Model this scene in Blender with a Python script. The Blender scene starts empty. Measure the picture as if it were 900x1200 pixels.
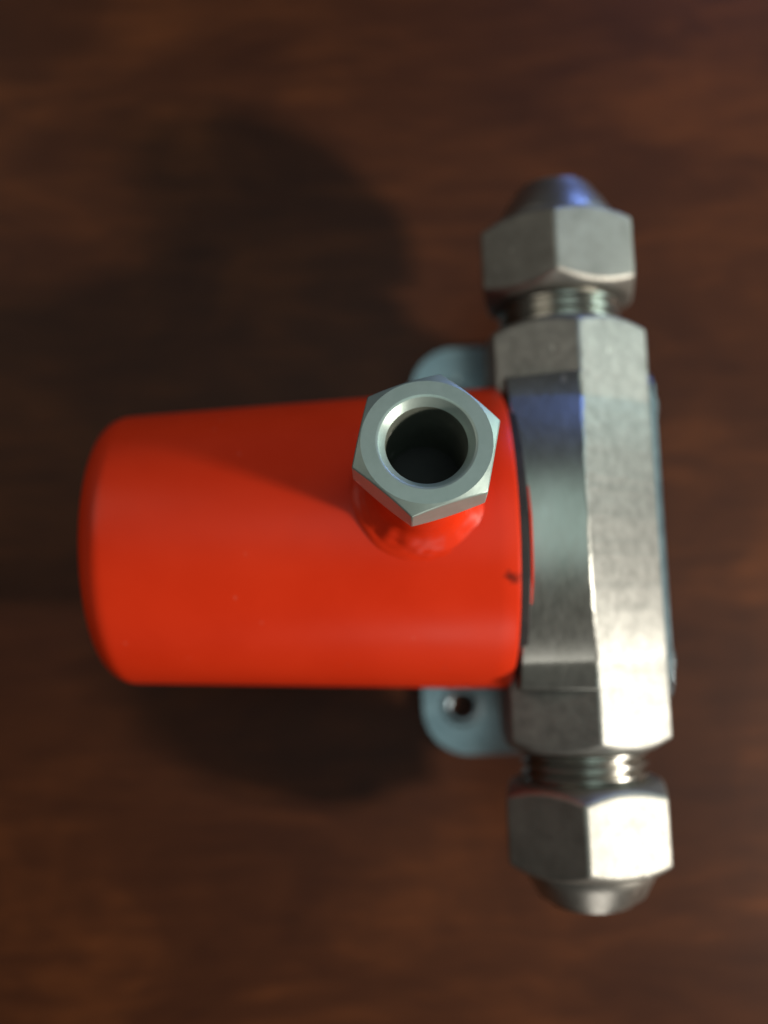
import bpy, bmesh, math, random
from math import sin, cos, pi, radians, sqrt
from mathutils import Vector, Matrix, Euler, noise

random.seed(4)
S = 0.001                      # everything below is given in millimetres
SC = bpy.context.scene
COL = SC.collection
H0 = 27.0                      # height of the canister axis above the table (mm)

# ------------------------------------------------------------------ camera
F_PX = 1100.0                  # focal length in pixels of the 900 x 1200 photograph
Rot = Matrix.Rotation(radians(1.9), 3, 'Z') @ Matrix.Rotation(radians(-6.5), 3, 'X')
tvec = Vector((0.0, -4.4, -141.0))
cam_d = bpy.data.cameras.new('camera')
cam = bpy.data.objects.new('camera', cam_d)
COL.objects.link(cam)
pos = -(Rot.transposed() @ tvec) + Vector((0, 0, H0))
cam.matrix_world = Matrix.Translation(pos * S) @ Rot.transposed().to_4x4()
cam_d.sensor_fit = 'VERTICAL'
cam_d.sensor_height = 36.0
cam_d.sensor_width = 27.0
cam_d.lens = 36.0 * F_PX / 1200.0
cam_d.clip_start = 0.002
cam_d.clip_end = 20.0
cam_d.dof.use_dof = True
cam_d.dof.focus_distance = 0.1045
cam_d.dof.aperture_fstop = 8.0
SC.camera = cam

# ------------------------------------------------------------------ world and lamps
w = bpy.data.worlds.new('World')
SC.world = w
w.use_nodes = True
bg = w.node_tree.nodes['Background']
bg.inputs['Color'].default_value = (1.0, 0.97, 0.90, 1)
bg.inputs['Strength'].default_value = 0.06

def lamp(name, loc, target, size, power, color, size_y=None):
    d = bpy.data.lights.new(name, 'AREA')
    d.energy = power
    d.color = color
    d.size = size
    if size_y:
        d.shape = 'RECTANGLE'
        d.size_y = size_y
    o = bpy.data.objects.new(name, d)
    COL.objects.link(o)
    o.location = loc
    o.rotation_euler = (Vector(target) - Vector(loc)).to_track_quat('-Z', 'Y').to_euler()
    return o

lamp('table_lamp', (0.375, -0.140, 0.225), (0, 0, 0.03), 0.038, 2.1, (1.0, 0.93, 0.83))
lamp('left_fill', (-0.60, 0.42, 0.70), (0, 0, 0.03), 0.5, 0.7, (1.0, 0.93, 0.80))  # unseen fill light, added to brighten the left-facing metal facets
lamp('side_window', (0.70, 0.38, 0.22), (0.03, 0, 0.03), 0.45, 1.6, (0.76, 1.0, 0.94), 0.25)
lamp('front_window', (0.12, -0.72, 0.20), (0.02, 0, 0.03), 0.30, 0.55, (1.0, 0.96, 0.90), 0.18)
lamp('window_light', (0.15, 0.1, 1.0), (0, 0, 0.03), 0.7, 1.3, (0.74, 1.0, 0.97))
lamp('screen_light', (0.28, 0.50, 0.16), (0.03, 0, 0.03), 0.12, 0.5, (0.18, 0.32, 1.0))

SC.view_settings.view_transform = 'Standard'
SC.view_settings.look = 'None'
SC.view_settings.exposure = 0.2
SC.view_settings.gamma = 1.0
SC.view_settings.use_curve_mapping = False

# ------------------------------------------------------------------ materials
def new_mat(name):
    m = bpy.data.materials.new(name)
    m.use_nodes = True
    nt = m.node_tree
    return m, nt, nt.nodes['Principled BSDF']

def nd(nt, kind, **kw):
    n = nt.nodes.new(kind)
    for k, v in kw.items():
        if k in n.inputs:
            n.inputs[k].default_value = v
        else:
            setattr(n, k, v)
    return n

def obj_coords(nt, scale):
    tc = nd(nt, 'ShaderNodeTexCoord')
    mp = nd(nt, 'ShaderNodeMapping')
    mp.inputs['Scale'].default_value = scale
    nt.links.new(tc.outputs['Object'], mp.inputs['Vector'])
    return mp.outputs['Vector']

def ramp(nt, fac, stops):
    r = nd(nt, 'ShaderNodeValToRGB')
    el = r.color_ramp.elements
    while len(el) < len(stops):
        el.new(0.5)
    for e, (p, c) in zip(el, stops):
        e.position = p
        e.color = (*c, 1) if len(c) == 3 else c
    nt.links.new(fac, r.inputs['Fac'])
    return r.outputs['Color']

def nicks(nt, b, h, amount, scale=420.0, colr=(0.8, 0.78, 0.72), keep=0.86):
    """sparse small dings: a few voronoi cells get a bright spot and a dent"""
    tc = nd(nt, 'ShaderNodeTexCoord')
    mp = nd(nt, 'ShaderNodeMapping')
    mp.inputs['Rotation'].default_value = (0.4, 0.7, 0.5)
    mp.inputs['Scale'].default_value = (1.0, 0.55, 1.0)
    nt.links.new(tc.outputs['Object'], mp.inputs['Vector'])
    vo = nd(nt, 'ShaderNodeTexVoronoi', Scale=scale)
    nt.links.new(mp.outputs['Vector'], vo.inputs['Vector'])
    sp = nd(nt, 'ShaderNodeSeparateColor')
    nt.links.new(vo.outputs['Color'], sp.inputs['Color'])
    gt = nd(nt, 'ShaderNodeMath', operation='GREATER_THAN')
    gt.inputs[1].default_value = keep
    nt.links.new(sp.outputs['Red'], gt.inputs[0])
    mr = nd(nt, 'ShaderNodeMapRange')
    mr.inputs['From Min'].default_value = 0.06
    mr.inputs['From Max'].default_value = 0.20
    mr.inputs['To Min'].default_value = 1.0
    mr.inputs['To Max'].default_value = 0.0
    nt.links.new(vo.outputs['Distance'], mr.inputs['Value'])
    mu = nd(nt, 'ShaderNodeMath', operation='MULTIPLY')
    nt.links.new(gt.outputs['Value'], mu.inputs[0])
    nt.links.new(mr.outputs['Result'], mu.inputs[1])
    mc = nd(nt, 'ShaderNodeMix', data_type='RGBA')
    mc.inputs[7].default_value = (*colr, 1)
    nt.links.new(b.inputs['Base Color'].links[0].from_socket, mc.inputs[6])
    sc = nd(nt, 'ShaderNodeMath', operation='MULTIPLY')
    sc.inputs[1].default_value = amount
    nt.links.new(mu.outputs['Value'], sc.inputs[0])
    nt.links.new(sc.outputs['Value'], mc.inputs[0])
    nt.links.new(mc.outputs[2], b.inputs['Base Color'])
    sb = nd(nt, 'ShaderNodeMath', operation='SUBTRACT')
    nt.links.new(h, sb.inputs[0])
    nt.links.new(mu.outputs['Value'], sb.inputs[1])
    return sb.outputs['Value']

def metal(name, c0, c1, rough, rough_var, bump, scale=350.0, metallic=1.0, pits=0.0, stretch=(1, 1, 1), dist=0.00006):
    m, nt, b = new_mat(name)
    v = obj_coords(nt, stretch)
    n1 = nd(nt, 'ShaderNodeTexNoise', Scale=scale, Detail=6.0, Roughness=0.65)
    n2 = nd(nt, 'ShaderNodeTexNoise', Scale=scale * 5, Detail=4.0)
    nt.links.new(v, n1.inputs['Vector'])
    nt.links.new(v, n2.inputs['Vector'])
    nt.links.new(ramp(nt, n1.outputs['Fac'], [(0.32, c0), (0.68, c1)]), b.inputs['Base Color'])
    mr = nd(nt, 'ShaderNodeMapRange')
    mr.inputs['To Min'].default_value = rough - rough_var
    mr.inputs['To Max'].default_value = rough + rough_var
    nt.links.new(n2.outputs['Fac'], mr.inputs['Value'])
    nt.links.new(mr.outputs['Result'], b.inputs['Roughness'])
    b.inputs['Metallic'].default_value = metallic
    bp = nd(nt, 'ShaderNodeBump', Strength=bump, Distance=dist)
    h = n2.outputs['Fac']
    if pits:
        vo = nd(nt, 'ShaderNodeTexVoronoi', Scale=scale * 2.2)
        nt.links.new(v, vo.inputs['Vector'])
        lt = nd(nt, 'ShaderNodeMapRange')
        lt.inputs['From Min'].default_value = 0.05
        lt.inputs['From Max'].default_value = 0.35
        nt.links.new(vo.outputs['Distance'], lt.inputs['Value'])
        mx = nd(nt, 'ShaderNodeMath', operation='MULTIPLY_ADD')
        mx.inputs[1].default_value = pits
        nt.links.new(lt.outputs['Result'], mx.inputs[0])
        nt.links.new(n1.outputs['Fac'], mx.inputs[2])
        h = mx.outputs['Value']
    h = nicks(nt, b, h, 0.9)
    nt.links.new(h, bp.inputs['Height'])
    nt.links.new(bp.outputs['Normal'], b.inputs['Normal'])
    return m

M = {}
M['nickel'] = metal('nickel_plated_brass', (0.26, 0.254, 0.230), (0.37, 0.362, 0.328), 0.54, 0.08, 0.35, 260)
M['cast'] = metal('rough_plated_body', (0.275, 0.277, 0.257), (0.42, 0.418, 0.39), 0.53, 0.10, 0.8, 520, pits=0.25, dist=0.00008)
M['thread'] = metal('bright_thread', (0.42, 0.41, 0.37), (0.52, 0.51, 0.47), 0.24, 0.05, 0.2, 300)
M['zinc'] = metal('zinc_plated_steel', (0.17, 0.215, 0.24), (0.28, 0.335, 0.36), 0.30, 0.06, 0.15, 300)
M['turned'] = metal('turned_zinc_steel', (0.36, 0.44, 0.40), (0.41, 0.49, 0.45), 0.42, 0.05, 0.12, 420, metallic=0.65)
M['bore'] = metal('bore_painted_shade', (0.10, 0.11, 0.09), (0.15, 0.165, 0.135), 0.50, 0.08, 0.2, 300, metallic=0.3)  # bore wall colour darkened to carry the shade inside the hole
M['machined'] = metal('machined_plated_brass', (0.33, 0.335, 0.30), (0.41, 0.415, 0.38), 0.33, 0.07, 0.25, 260, stretch=(1, 0.35, 1))
M['collar'] = metal('polished_nickel', (0.36, 0.345, 0.31), (0.48, 0.465, 0.42), 0.36, 0.05, 0.2, 420)

# red enamel: slight orange peel, faint dust, a few dark scuffs
m, nt, b = new_mat('red_enamel')
v = obj_coords(nt, (1, 1, 1))
n1 = nd(nt, 'ShaderNodeTexNoise', Scale=60.0, Detail=5.0)
nt.links.new(v, n1.inputs['Vector'])
nt.links.new(ramp(nt, n1.outputs['Fac'], [(0.3, (0.65, 0.029, 0.005)), (0.7, (0.73, 0.037, 0.007))]), b.inputs['Base Color'])
n2 = nd(nt, 'ShaderNodeTexNoise', Scale=900.0, Detail=3.0)
nt.links.new(v, n2.inputs['Vector'])
bp = nd(nt, 'ShaderNodeBump', Strength=0.10, Distance=0.00005)
nt.links.new(n2.outputs['Fac'], bp.inputs['Height'])
nt.links.new(bp.outputs['Normal'], b.inputs['Normal'])
n3 = nd(nt, 'ShaderNodeTexNoise', Scale=120.0, Detail=6.0)
nt.links.new(v, n3.inputs['Vector'])
mr = nd(nt, 'ShaderNodeMapRange')
mr.inputs['To Min'].default_value = 0.26
mr.inputs['To Max'].default_value = 0.40
nt.links.new(n3.outputs['Fac'], mr.inputs['Value'])
nt.links.new(mr.outputs['Result'], b.inputs['Roughness'])
b.inputs['Specular IOR Level'].default_value = 0.25
base = b.inputs['Base Color'].links[0].from_socket
tc = nd(nt, 'ShaderNodeTexCoord')
wob = nd(nt, 'ShaderNodeMix', data_type='VECTOR')
wob.inputs[0].default_value = 0.0015
nz = nd(nt, 'ShaderNodeTexNoise', Scale=700.0, Detail=3.0)
nt.links.new(tc.outputs['Object'], nz.inputs['Vector'])
nt.links.new(tc.outputs['Object'], wob.inputs[4])
nt.links.new(nz.outputs['Color'], wob.inputs[5])
for (px_, py_, pz_), rad, colr in (((-39.8, 12.2, 11.0), 0.7, (0.55, 0.5, 0.45)), ((17.0, -6.0, 21.5), 1.0, (0.12, 0.012, 0.006)),
                                   ((10.6, -9.5, 19.7), 0.25, (0.30, 0.02, 0.01)), ((-12.0, -3.0, 20.8), 0.22, (0.45, 0.05, 0.03))):
    ds = nd(nt, 'ShaderNodeVectorMath', operation='DISTANCE')
    ds.inputs[1].default_value = (px_ * S, py_ * S, pz_ * S)
    nt.links.new(wob.outputs[1], ds.inputs[0])
    mr = nd(nt, 'ShaderNodeMapRange')
    mr.inputs['From Min'].default_value = rad * S * 0.6
    mr.inputs['From Max'].default_value = rad * S * 1.2
    mr.inputs['To Min'].default_value = 0.85
    mr.inputs['To Max'].default_value = 0.0
    nt.links.new(ds.outputs['Value'], mr.inputs['Value'])
    mc = nd(nt, 'ShaderNodeMix', data_type='RGBA')
    mc.inputs[7].default_value = (*colr, 1)
    nt.links.new(mr.outputs['Result'], mc.inputs[0])
    nt.links.new(base, mc.inputs[6])
    base = mc.outputs[2]
nt.links.new(base, b.inputs['Base Color'])
nicks(nt, b, n2.outputs['Fac'], 0.22, 700.0, (0.70, 0.22, 0.16), 0.95)
M['red'] = m

m, nt, b = new_mat('black_rubber_and_shade')  # rubber of the seal ring; also painted shade on the bore floor
v = obj_coords(nt, (1, 1, 1))
n1 = nd(nt, 'ShaderNodeTexNoise', Scale=400.0)
nt.links.new(v, n1.inputs['Vector'])
nt.links.new(ramp(nt, n1.outputs['Fac'], [(0.3, (0.008, 0.007, 0.007)), (0.7, (0.02, 0.016, 0.015))]), b.inputs['Base Color'])
b.inputs['Roughness'].default_value = 0.6
M['rubber_and_shade'] = m

# varnished dark wood
m, nt, b = new_mat('varnished_wood')
v = obj_coords(nt, (3.0, 5.5, 1.0))
n1 = nd(nt, 'ShaderNodeTexNoise', Scale=7.0, Detail=8.0, Roughness=0.62, Distortion=0.8)
nt.links.new(v, n1.inputs['Vector'])
v2 = obj_coords(nt, (10.0, 60.0, 1.0))
n2 = nd(nt, 'ShaderNodeTexNoise', Scale=6.0, Detail=4.0, Roughness=0.6)
nt.links.new(v2, n2.inputs['Vector'])
mx = nd(nt, 'ShaderNodeMix', data_type='FLOAT')
mx.inputs[0].default_value = 0.30
nt.links.new(n1.outputs['Fac'], mx.inputs[2])
nt.links.new(n2.outputs['Fac'], mx.inputs[3])
nt.links.new(ramp(nt, mx.outputs[0], [(0.30, (0.026, 0.0070, 0.0030)), (0.50, (0.054, 0.0155, 0.0052)), (0.70, (0.108, 0.031, 0.0085))]), b.inputs['Base Color'])
b.inputs['Roughness'].default_value = 0.46
b.inputs['Specular IOR Level'].default_value = 0.18
bp = nd(nt, 'ShaderNodeBump', Strength=0.15, Distance=0.0001)
nt.links.new(n2.outputs['Fac'], bp.inputs['Height'])
nt.links.new(bp.outputs['Normal'], b.inputs['Normal'])
M['wood'] = m

# ------------------------------------------------------------------ mesh helpers
def finish(name, bm, mats, parent=None, loc=(0, 0, 0), rot=None, angle=32, bevel=0.0, segs=2, limit=40):
    bmesh.ops.remove_doubles(bm, verts=bm.verts, dist=1e-5)
    bmesh.ops.recalc_face_normals(bm, faces=bm.faces)
    bmesh.ops.scale(bm, vec=(S, S, S), verts=bm.verts)
    me = bpy.data.meshes.new(name)
    bm.to_mesh(me)
    bm.free()
    for mm in (mats if isinstance(mats, (list, tuple)) else [mats]):
        me.materials.append(M[mm])
    for p in me.polygons:
        p.use_smooth = True
    me.set_sharp_from_angle(angle=radians(angle))
    o = bpy.data.objects.new(name, me)
    COL.objects.link(o)
    o.location = Vector(loc) * S
    if rot:
        o.rotation_euler = rot
    if parent:
        o.parent = parent
    if bevel:
        md = o.modifiers.new('edge', 'BEVEL')
        md.width = bevel * S
        md.segments = segs
        md.limit_method = 'ANGLE'
        md.angle_limit = radians(limit)
        md.harden_normals = False
    return o

def rings(bm, rs, close=False, mat=0):
    """rs: list of rings, each a list of coordinates of equal length; skins them"""
    vr = [[bm.verts.new(c) for c in r] for r in rs]
    n = len(vr[0])
    pairs = list(zip(vr[:-1], vr[1:]))
    if close:
        pairs.append((vr[-1], vr[0]))
    for a, c in pairs:
        for i in range(n):
            j = (i + 1) % n
            try:
                f = bm.faces.new((a[i], a[j], c[j], c[i]))
                f.material_index = mat
            except ValueError:
                pass
    return vr

def lathe(bm, prof, n=96, axis='Z', mat=0, cap0=True, cap1=True, close=False):
    """prof: list of (radius, height)"""
    def pt(r, h, a):
        if axis == 'Z':
            return (r * cos(a), r * sin(a), h)
        if axis == 'X':
            return (h, r * cos(a), r * sin(a))
        return (r * sin(a), h, r * cos(a))
    vr = rings(bm, [[pt(r, h, 2 * pi * i / n) for i in range(n)] for r, h in prof], close=close, mat=mat)
    if not close:
        if cap0:
            bm.faces.new(vr[0]).material_index = mat
        if cap1:
            bm.faces.new(vr[-1]).material_index = mat
    return vr

def hex_r(a, apo, phase):
    t = (a - phase) % (pi / 3) - pi / 6      # corner at phase
    return apo / cos(t)

def hex_angles(phase, per=14):
    return [phase + k * pi / 3 + i * pi / 3 / per for k in range(6) for i in range(per)]

# ------------------------------------------------------------------ table
bm = bmesh.new()
bmesh.ops.create_grid(bm, x_segments=2, y_segments=2, size=450)
r = bmesh.ops.extrude_face_region(bm, geom=bm.faces[:])
bmesh.ops.translate(bm, vec=(0, 0, -22), verts=[g for g in r['geom'] if isinstance(g, bmesh.types.BMVert)])
t = finish('table_top', bm, 'wood', bevel=2.0)
t['kind'] = 'structure'
t['label'] = 'dark reddish brown varnished wooden table top'

# ------------------------------------------------------------------ the fitting
root = bpy.data.objects.new('refrigerant_valve', None)
COL.objects.link(root)
root.empty_display_size = 0.02
root['label'] = 'red painted canister valve with hexagonal outlet nut and nickel flare fittings on wooden table'
root['category'] = 'valve'
AX = (0, 0, H0)

# canister: slightly tapered tube with rolled, domed left end
XL, XR, RL, RR = -42.6, 17.4, 19.7, 22.4
def can_r(x):
    return RL + (RR - RL) * (x + 40.0) / (XR + 40.0)
bm = bmesh.new()
prof = [(0.02, XL), (5, XL + 0.12), (9, XL + 0.5), (12.5, XL + 1.1)]
cr = 4.2
cx, crr = XL + 1.9 + cr, can_r(XL + 6.1) - cr
for i in range(11):
    a = radians(8 + 82 * i / 10)
    prof.append((crr + cr * sin(a), cx - cr * cos(a)))
for i in range(1, 25):
    x = cx + (XR - 0.6 - cx) * i / 24
    prof.append((can_r(x), x))
prof += [(RR - 0.15, XR - 0.2), (RR - 0.7, XR), (17.0, XR)]
lathe(bm, prof, n=128, axis='X')
can = finish('canister', bm, 'red', root, AX, angle=40)
can['label'] = 'glossy red painted tapered canister'

# stub rotated about the canister axis
STX, STA = 5.2, radians(12.2)
stub_rot = Euler((-STA, 0, 0))
bm = bmesh.new()
N = 96
zc = lambda r, a: sqrt(can_r(STX) ** 2 - (r * sin(a)) ** 2)
rs = []
R0, FR = 6.3, 2.9
for i in range(13):
    t_ = (pi / 2) * i / 12
    ring = []
    for k in range(N):
        a = 2 * pi * k / N
        wob = 1 + 0.05 * noise.noise(Vector((3 * cos(a), 3 * sin(a), 0.3 * i)))
        fr = FR * wob
        r_ = R0 + fr * (1 - sin(t_)) + (0.35 + 0.30 * noise.noise(Vector((4 * cos(a), 4 * sin(a), 7.0)))) * sin(2 * t_) ** 2
        z_ = zc(r_, a) - (0.25 if i == 0 else 0.0) + fr * (1 - cos(t_)) + 0.28 * sin(2 * t_) * noise.noise(Vector((6 * cos(a), 6 * sin(a), 0.9 * i)))
        ring.append((r_ * cos(a), r_ * sin(a), z_))
    rs.append(ring)
for r_, z_ in ((R0, 30.6), (R0 - 0.25, 30.9), (5.7, 30.95), (5.7, 33.5)):
    rs.append([(r_ * cos(2 * pi * k / N), r_ * sin(2 * pi * k / N), z_) for k in range(N)])
rings(bm, rs)
stub = finish('outlet_stub', bm, 'red', root, (STX, 0, H0), stub_rot, angle=60)
stub['label'] = 'short red outlet stub welded to the canister'

# outlet nut with open bore
bm = bmesh.new()
APO, ZB, ZT, PH = 7.72, 32.9, 38.0, radians(17)
ang = hex_angles(PH, 16)
RC = 7.45
tn = 0.55
def hx(z, sgn):
    return [(hex_r(a, APO, PH) * cos(a), hex_r(a, APO, PH) * sin(a), z - sgn * (hex_r(a, APO, PH) - RC) * tn) for a in ang]
circ = lambda r, z: [(r * cos(a), r * sin(a), z) for a in ang]
rings(bm, [circ(6.2, ZB), circ(RC, ZB), hx(ZB, -1), hx(ZT, 1), circ(RC, ZT), circ(5.62, ZT), circ(5.45, ZT - 0.12), circ(4.72, ZT - 1.1)])
on = finish('outlet_nut', bm, 'turned', root, (STX, 0, H0), stub_rot, angle=25, bevel=0.16, limit=30)
on['label'] = 'grey zinc hexagonal nut with open round bore'
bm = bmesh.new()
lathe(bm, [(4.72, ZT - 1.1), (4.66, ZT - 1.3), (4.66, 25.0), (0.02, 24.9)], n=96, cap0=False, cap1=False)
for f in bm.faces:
    f.material_index = 1 if f.calc_center_median().z < 25.0 else 0  # floor painted black in place of the deep shade down the bore
finish('bore', bm, ['bore', 'rubber_and_shade'], on, angle=50)

# gasket and painted joint ring
bm = bmesh.new()
lathe(bm, [(15, 17.3), (21.5, 17.3), (21.5, 18.7), (15, 18.7)], n=96, axis='X')
g = finish('seal_ring', bm, 'rubber_and_shade', root, AX, angle=40, bevel=0.2)

# red paint left on the lip behind the gasket
bm = bmesh.new()
rs = []
for i in range(25):
    a = radians(-14 + 44 * i / 24)
    k = min(1.0, min(i, 24 - i) / 6.0)
    rr = 20.6 + 0.95 * k
    rs.append([(x, -r_ * sin(a), r_ * cos(a)) for x, r_ in ((18.72, 19.5), (18.72, rr), (19.0, rr), (19.0, 19.5))])
vr = rings(bm, rs)
bm.faces.new(vr[0]); bm.faces.new(vr[-1])
finish('painted_lip', bm, 'red', root, AX, angle=50)

# valve body: hexagonal bar along y, machined round where the canister seats
XB = 28.2
AF2, RCO = 11.25, 13.0
YE = 31.0
def zf(y):                      # crown of the machined flange
    return 18.6 - (33 - sqrt(33 * 33 - min(abs(y), 24) ** 2))
bm = bmesh.new()
def body_section(y, k=1.0, flange=False):
    """closed outline in xz, k shrinks it for chamfers"""
    a, c = AF2, RCO
    pts = [(-a, c / 2), (0, c), (a, c / 2), (a, -c / 2), (0, -c), (-a, -c / 2)]
    if flange:
        z = zf(y)
        zl = max(z, c / 2 + 0.4)
        xr = -0.25 * max(0, z - c) + 0.10 * noise.noise(Vector((0.3, y * 1.1, 0))) + 0.10 * noise.noise(Vector((5.3, y * 0.35, 0)))
        zr = max(z, c + 0.03)
        pts = [(-a + 0.9, zl), (xr, zr), (a - 0.03, c / 2), (a - 0.03, -c / 2), (xr, -zr), (-a + 0.9, -zl)]
    return [(XB + x * k, y, z * k) for x, z in pts]
# end chamfers are cut by a cone, so the facets end in arcs
def hexbar(bm, y0, y1, c0, c1, apo, phase, rc, tn=0.5, cx=XB, per=14, inner=None):
    """hexagonal prism along y from y0 to y1; c0/c1: chamfer that end"""
    an = hex_angles(phase, per)
    def ring(y, s, ch):
        return [(cx + hex_r(a, apo, phase) * sin(a), y - s * ((hex_r(a, apo, phase) - rc) * tn if ch else 0), hex_r(a, apo, phase) * cos(a)) for a in an]
    def ci(r, y):
        return [(cx + r * sin(a), y, r * cos(a)) for a in an]
    rs = []
    rs.append(ci(0.05, y0))
    rs.append(ci(rc if c0 else rc * 0.98, y0))
    rs.append(ring(y0, -1, c0))
    rs.append(ring(y1, 1, c1))
    rs.append(ci(rc if c1 else rc * 0.98, y1))
    rs.append(ci(0.05, y1))
    rings(bm, rs)
YF = 22.0
hexbar(bm, -YE, YE, True, True, AF2, 0.0, 10.3, tn=0.62)
body = finish('valve_body', bm, 'cast', root, AX, angle=14, bevel=0.35, limit=28)
body['label'] = 'nickel plated valve body of hexagonal bar with chamfered ends'
bm = bmesh.new()
ys = [-YF + 2 * YF * i / 110 for i in range(111)]
vr = rings(bm, [body_section(y, 1.0, True) for y in ys])
bm.faces.new(vr[0]); bm.faces.new(vr[-1])
for f in bm.faces:
    c = f.calc_center_median()
    f.material_index = 1 if c.x > XB + 2 and len(f.verts) == 4 else 0
fl = finish('flange', bm, ['machined', 'cast'], body, angle=14, bevel=0.25, limit=28)
fl['label'] = 'smooth machined round flange of the body'

# threaded necks and flare nuts
def neck(sgn):
    bm = bmesh.new()
    n = 64
    prof = []
    y = 28.5
    while y < 37:
        prof += [(9.1, y), (9.1, y + 0.2), (8.2, y + 0.75), (8.2, y + 0.9)]
        y += 1.5
    lathe(bm, [(r_, sgn * h) for r_, h in prof], n=n, axis='Y')
    o = finish('threaded_neck', bm, 'thread', root, (XB, 0, H0), angle=25)
    return o
neck(1); neck(-1)

def flare_nut(sgn, phase, label, y0, y1, apo):
    bm = bmesh.new()
    a_, b_ = (y0, y1) if sgn > 0 else (-y1, -y0)
    hexbar(bm, a_, b_, True, True, apo, phase, apo - 0.8, tn=0.62, cx=0.0)
    o = finish('flare_nut', bm, 'nickel', root, (XB, 0, H0), angle=20, bevel=0.45, segs=3, limit=28)
    o['label'] = label
    bm = bmesh.new()
    r0 = apo - 1.6
    cl = 6.3 if sgn > 0 else 5.0
    prof = [(r0, y1 - 0.6), (r0, y1 + 0.2), (r0 * 0.93, y1 + 1.6), (r0 * 0.80, y1 + 3.8), (r0 * 0.66, y1 + cl - 0.7), (r0 * 0.62, y1 + cl), (r0 * 0.45, y1 + cl), (r0 * 0.45, y1 - 0.4)]
    lathe(bm, [(r_, sgn * h) for r_, h in prof], n=72, axis='Y')
    finish('tapered_collar', bm, 'collar', o, angle=28)
    return o
flare_nut(1, radians(-11), 'flare nut whose tapered end catches blue light', 35.4, 47.4, 11.1)
flare_nut(-1, radians(-12), 'flare nut with one facet bright under the lamp', 35.6, 47.9, 11.1)

# mounting bracket: foot with two holed ears on the table, upright plate behind the body
TH = 1.8
HX, HY, HR = 12.6, 27.0, 2.2
bm = bmesh.new()
out = []
def arc(cx_, cy_, r_, a0, a1, n=10):
    return [(cx_ + r_ * cos(radians(a0 + (a1 - a0) * i / n)), cy_ + r_ * sin(radians(a0 + (a1 - a0) * i / n))) for i in range(n + 1)]
ER = 8.0
X0, X1, YO = 5.8, 41.6, 35.4
out += arc(X0 + ER, -YO + ER, ER, 180, 270)
out += [(X1, -YO), (X1, YO + 1.4)]
out += arc(X0 + ER, YO + 1.4 - ER, ER, 90, 180)
out += arc(X0 + 4, 20, 4, 180, 270, 5)
out += [(22, 16), (22, -16)]
out += arc(X0 + 4, -20, 4, 90, 180, 5)
from mathutils.geometry import tessellate_polygon
holes = [[(HX + HR * cos(2 * pi * i / 32), s_ * HY + HR * sin(2 * pi * i / 32)) for i in range(32)] for s_ in (-1, 1)]
polys = [out] + [list(reversed(h)) for h in holes]
flat = [p for pl in polys for p in pl]
tris = tessellate_polygon([[Vector((x, y, 0)) for x, y in pl] for pl in polys])
for z in (0.15, TH):
    vs = [bm.verts.new((x, y, z)) for x, y in flat]
    for tr in tris:
        bm.faces.new([vs[i] for i in tr])
    if z < 1:
        low = vs
    else:
        k = 0
        for pl in polys:
            n = len(pl)
            for i in range(n):
                j = (i + 1) % n
                bm.faces.new((low[k + i], low[k + j], vs[k + j], vs[k + i]))
            k += n
br = finish('mounting_bracket', bm, 'zinc', root, (0, 0, 0), angle=30, bevel=0.35, segs=3, limit=40)
br['label'] = 'zinc plated bracket with rounded holed ears'
# raised rims round the holes
for s_ in (-1, 1):
    bm = bmesh.new()
    prof = [(HR, TH - 1.2), (HR, TH + 0.05), (HR + 0.3, TH + 0.22), (HR + 0.8, TH + 0.15), (HR + 1.5, TH - 0.02)]
    lathe(bm, prof, n=40, cap0=False, cap1=False)
    finish('hole_rim', bm, 'zinc', br, (HX, s_ * HY, 0), angle=50)
# upright plate
bm = bmesh.new()
pl = [(-25.0, 1.0), (25.0, 1.0)] + arc(21.0, H0 - 1.6, 4.0, 0, 90, 6) + arc(-21.0, H0 - 1.6, 4.0, 90, 180, 6)
lo = [bm.verts.new((39.6, y, z)) for y, z in pl]
hi = [bm.verts.new((41.5, y, z)) for y, z in pl]
bm.faces.new(lo); bm.faces.new(hi)
for i in range(len(pl)):
    j = (i + 1) % len(pl)
    bm.faces.new((lo[i], lo[j], hi[j], hi[i]))
finish('upright_plate', bm, 'zinc', br, angle=30, bevel=0.3)
for y in (19.5, -19.0):
    bm = bmesh.new()
    lathe(bm, [(2.3, 41.3), (2.3, 42.1), (1.9, 42.6), (1.0, 42.9), (0.05, 43.0)], n=32, axis='X', cap1=False)
    finish('screw', bm, 'zinc', br, (0, y, H0 - 2.4), angle=40)

root.location = (0, 0, 0)
